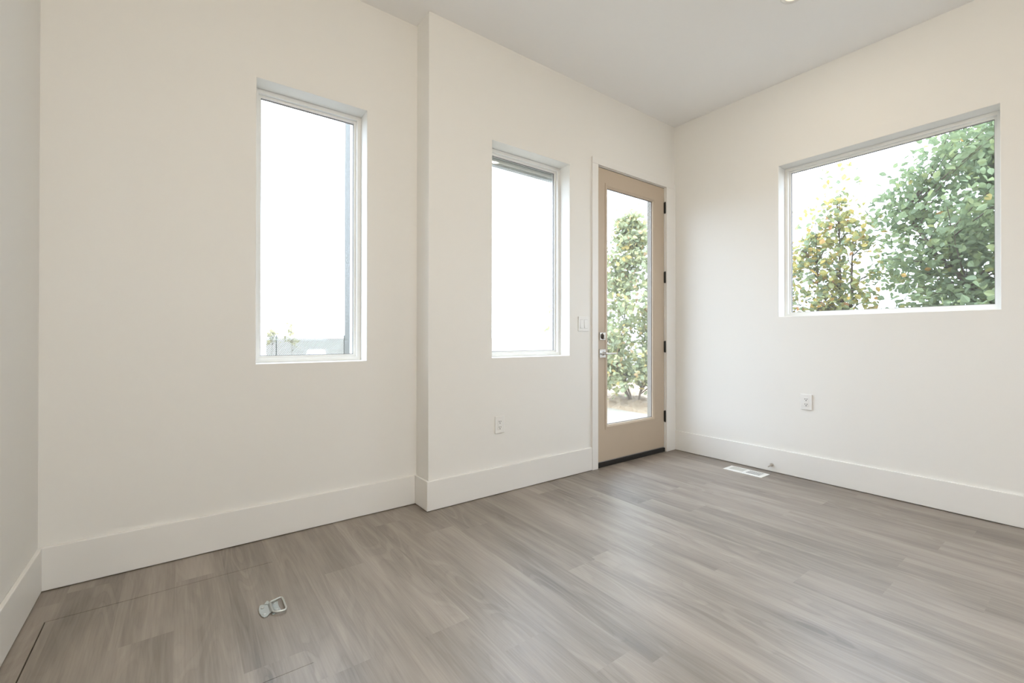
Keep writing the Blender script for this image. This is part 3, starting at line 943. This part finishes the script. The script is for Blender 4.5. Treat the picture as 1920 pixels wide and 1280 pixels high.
# pale young trees far beyond the fence
for i, (x, y, h, lab) in enumerate(((0.95, 30.0, 1.55, 'far pale yellowish treetop above the fence, the left one in the left window'),
                                    (2.15, 30.0, 1.85, 'far pale yellowish treetop above the fence, the right one in the left window'))):
    tree('young_tree', (x, y, -2.25), lab, [[(0, 0, 0), (0.02, 0, 1.8), (0.1, 0, 2.2 + h)]],
         dict(z=(2.9, 2.3 + h), f=taper(0, 0, 2.9, 2.3 + h, 0.55, 0.25)), 30, 120, 0.19,
         lambda q, r: r.rand(), (M_barkpale, M_leaf_far), 41 + i, 0.12, r0=0.03)

# ---- chain link fence
FY = 16.0
fence = empty('chain_link_fence', (0, FY, -0.22), 'grey chain-link fence seen low in the left window', 'fence')
inv = Matrix.Translation(fence.location).inverted()
fx0, fx1, fz0, fz1 = -7.5, 7.0, -0.17, 1.10
bm = bmesh.new()
step = 0.066
def wire(p, q, r):
    d = (Vector(q) - Vector(p)).normalized()
    add_tube(bm, [p, q], r, 3, caps=False)
hgt = fz1 - fz0
x = fx0 - hgt
while x < fx1:
    a0 = max(x, fx0); a1 = min(x + hgt, fx1)
    if a1 > a0: wire((a0, FY, fz0 + (a0 - x)), (a1, FY, fz0 + (a1 - x)), 0.012)
    if a1 > a0: wire((a0, FY + 0.008, fz1 - (a0 - x)), (a1, FY + 0.008, fz1 - (a1 - x)), 0.0035)
    x += step
o = obj('wire_mesh', bm, M_wire, fence); o.matrix_parent_inverse = inv
for x in (-7.4, -5.2, -3.0, -0.9, 1.55, 4.0, 6.5):
    bm = bmesh.new()
    add_tube(bm, [(x, FY + 0.05, -0.22), (x, FY + 0.05, 1.13)], 0.018, 10)
    obj('post', bm, M_wire, fence).matrix_parent_inverse = inv
# white utility cabinet in front of the fence
cab = set_props(box('utility_cabinet', (-1.75, FY - 0.75, -0.2195), (-1.345, FY - 0.35, 1.035), M_whitecar, bevel=0.01), 'white utility cabinet before the fence at the left edge of the left window', 'cabinet')
box('cabinet_latch', (-1.545, FY - 0.758, 0.66), (-1.515, FY - 0.7495, 0.70), M_wire, cab)

# white car parked on the lower ground, seen from behind
def car(cx, cyy, z):
    root = empty('parked_car', (cx, cyy, z), 'white car parked far beyond the fence with red tail lights', 'car')
    bm = bmesh.new()
    prof = [(0.0, 0.35), (0.05, 1.18), (0.35, 1.26), (0.75, 1.66), (1.9, 1.70), (2.7, 1.05), (3.9, 0.9), (4.2, 0.6), (4.2, 0.3), (0.0, 0.3)]
    L = [bm.verts.new((-0.9, y, zz)) for y, zz in prof]; Rr = [bm.verts.new((0.9, y, zz)) for y, zz in prof]
    bm.faces.new(L); bm.faces.new(Rr)
    n = len(prof)
    for i in range(n): bm.faces.new((L[i], L[(i + 1) % n], Rr[(i + 1) % n], Rr[i]))
    obj('body', bm, M_whitecar, root)
    for s in (-1, 1):
        box('tail_light', (s * 0.72 - 0.2, -0.03, 0.98), (s * 0.72 + 0.2, 0.045, 1.17), M_red, root)
        for y in (0.8, 3.4):
            bm = bmesh.new()
            add_lathe(bm, [(0.32, 0.0), (0.32, 0.2), (0.2, 0.21)], (s, 0, 0), (s * 0.72, y, 0.32), 20)
            obj('wheel', bm, M_black, root)
    box('number_plate', (-0.16, 0.0, 0.62), (0.16, 0.02, 0.74), M_wire, root)
    return root
car(9.95, 56.0, -2.249)
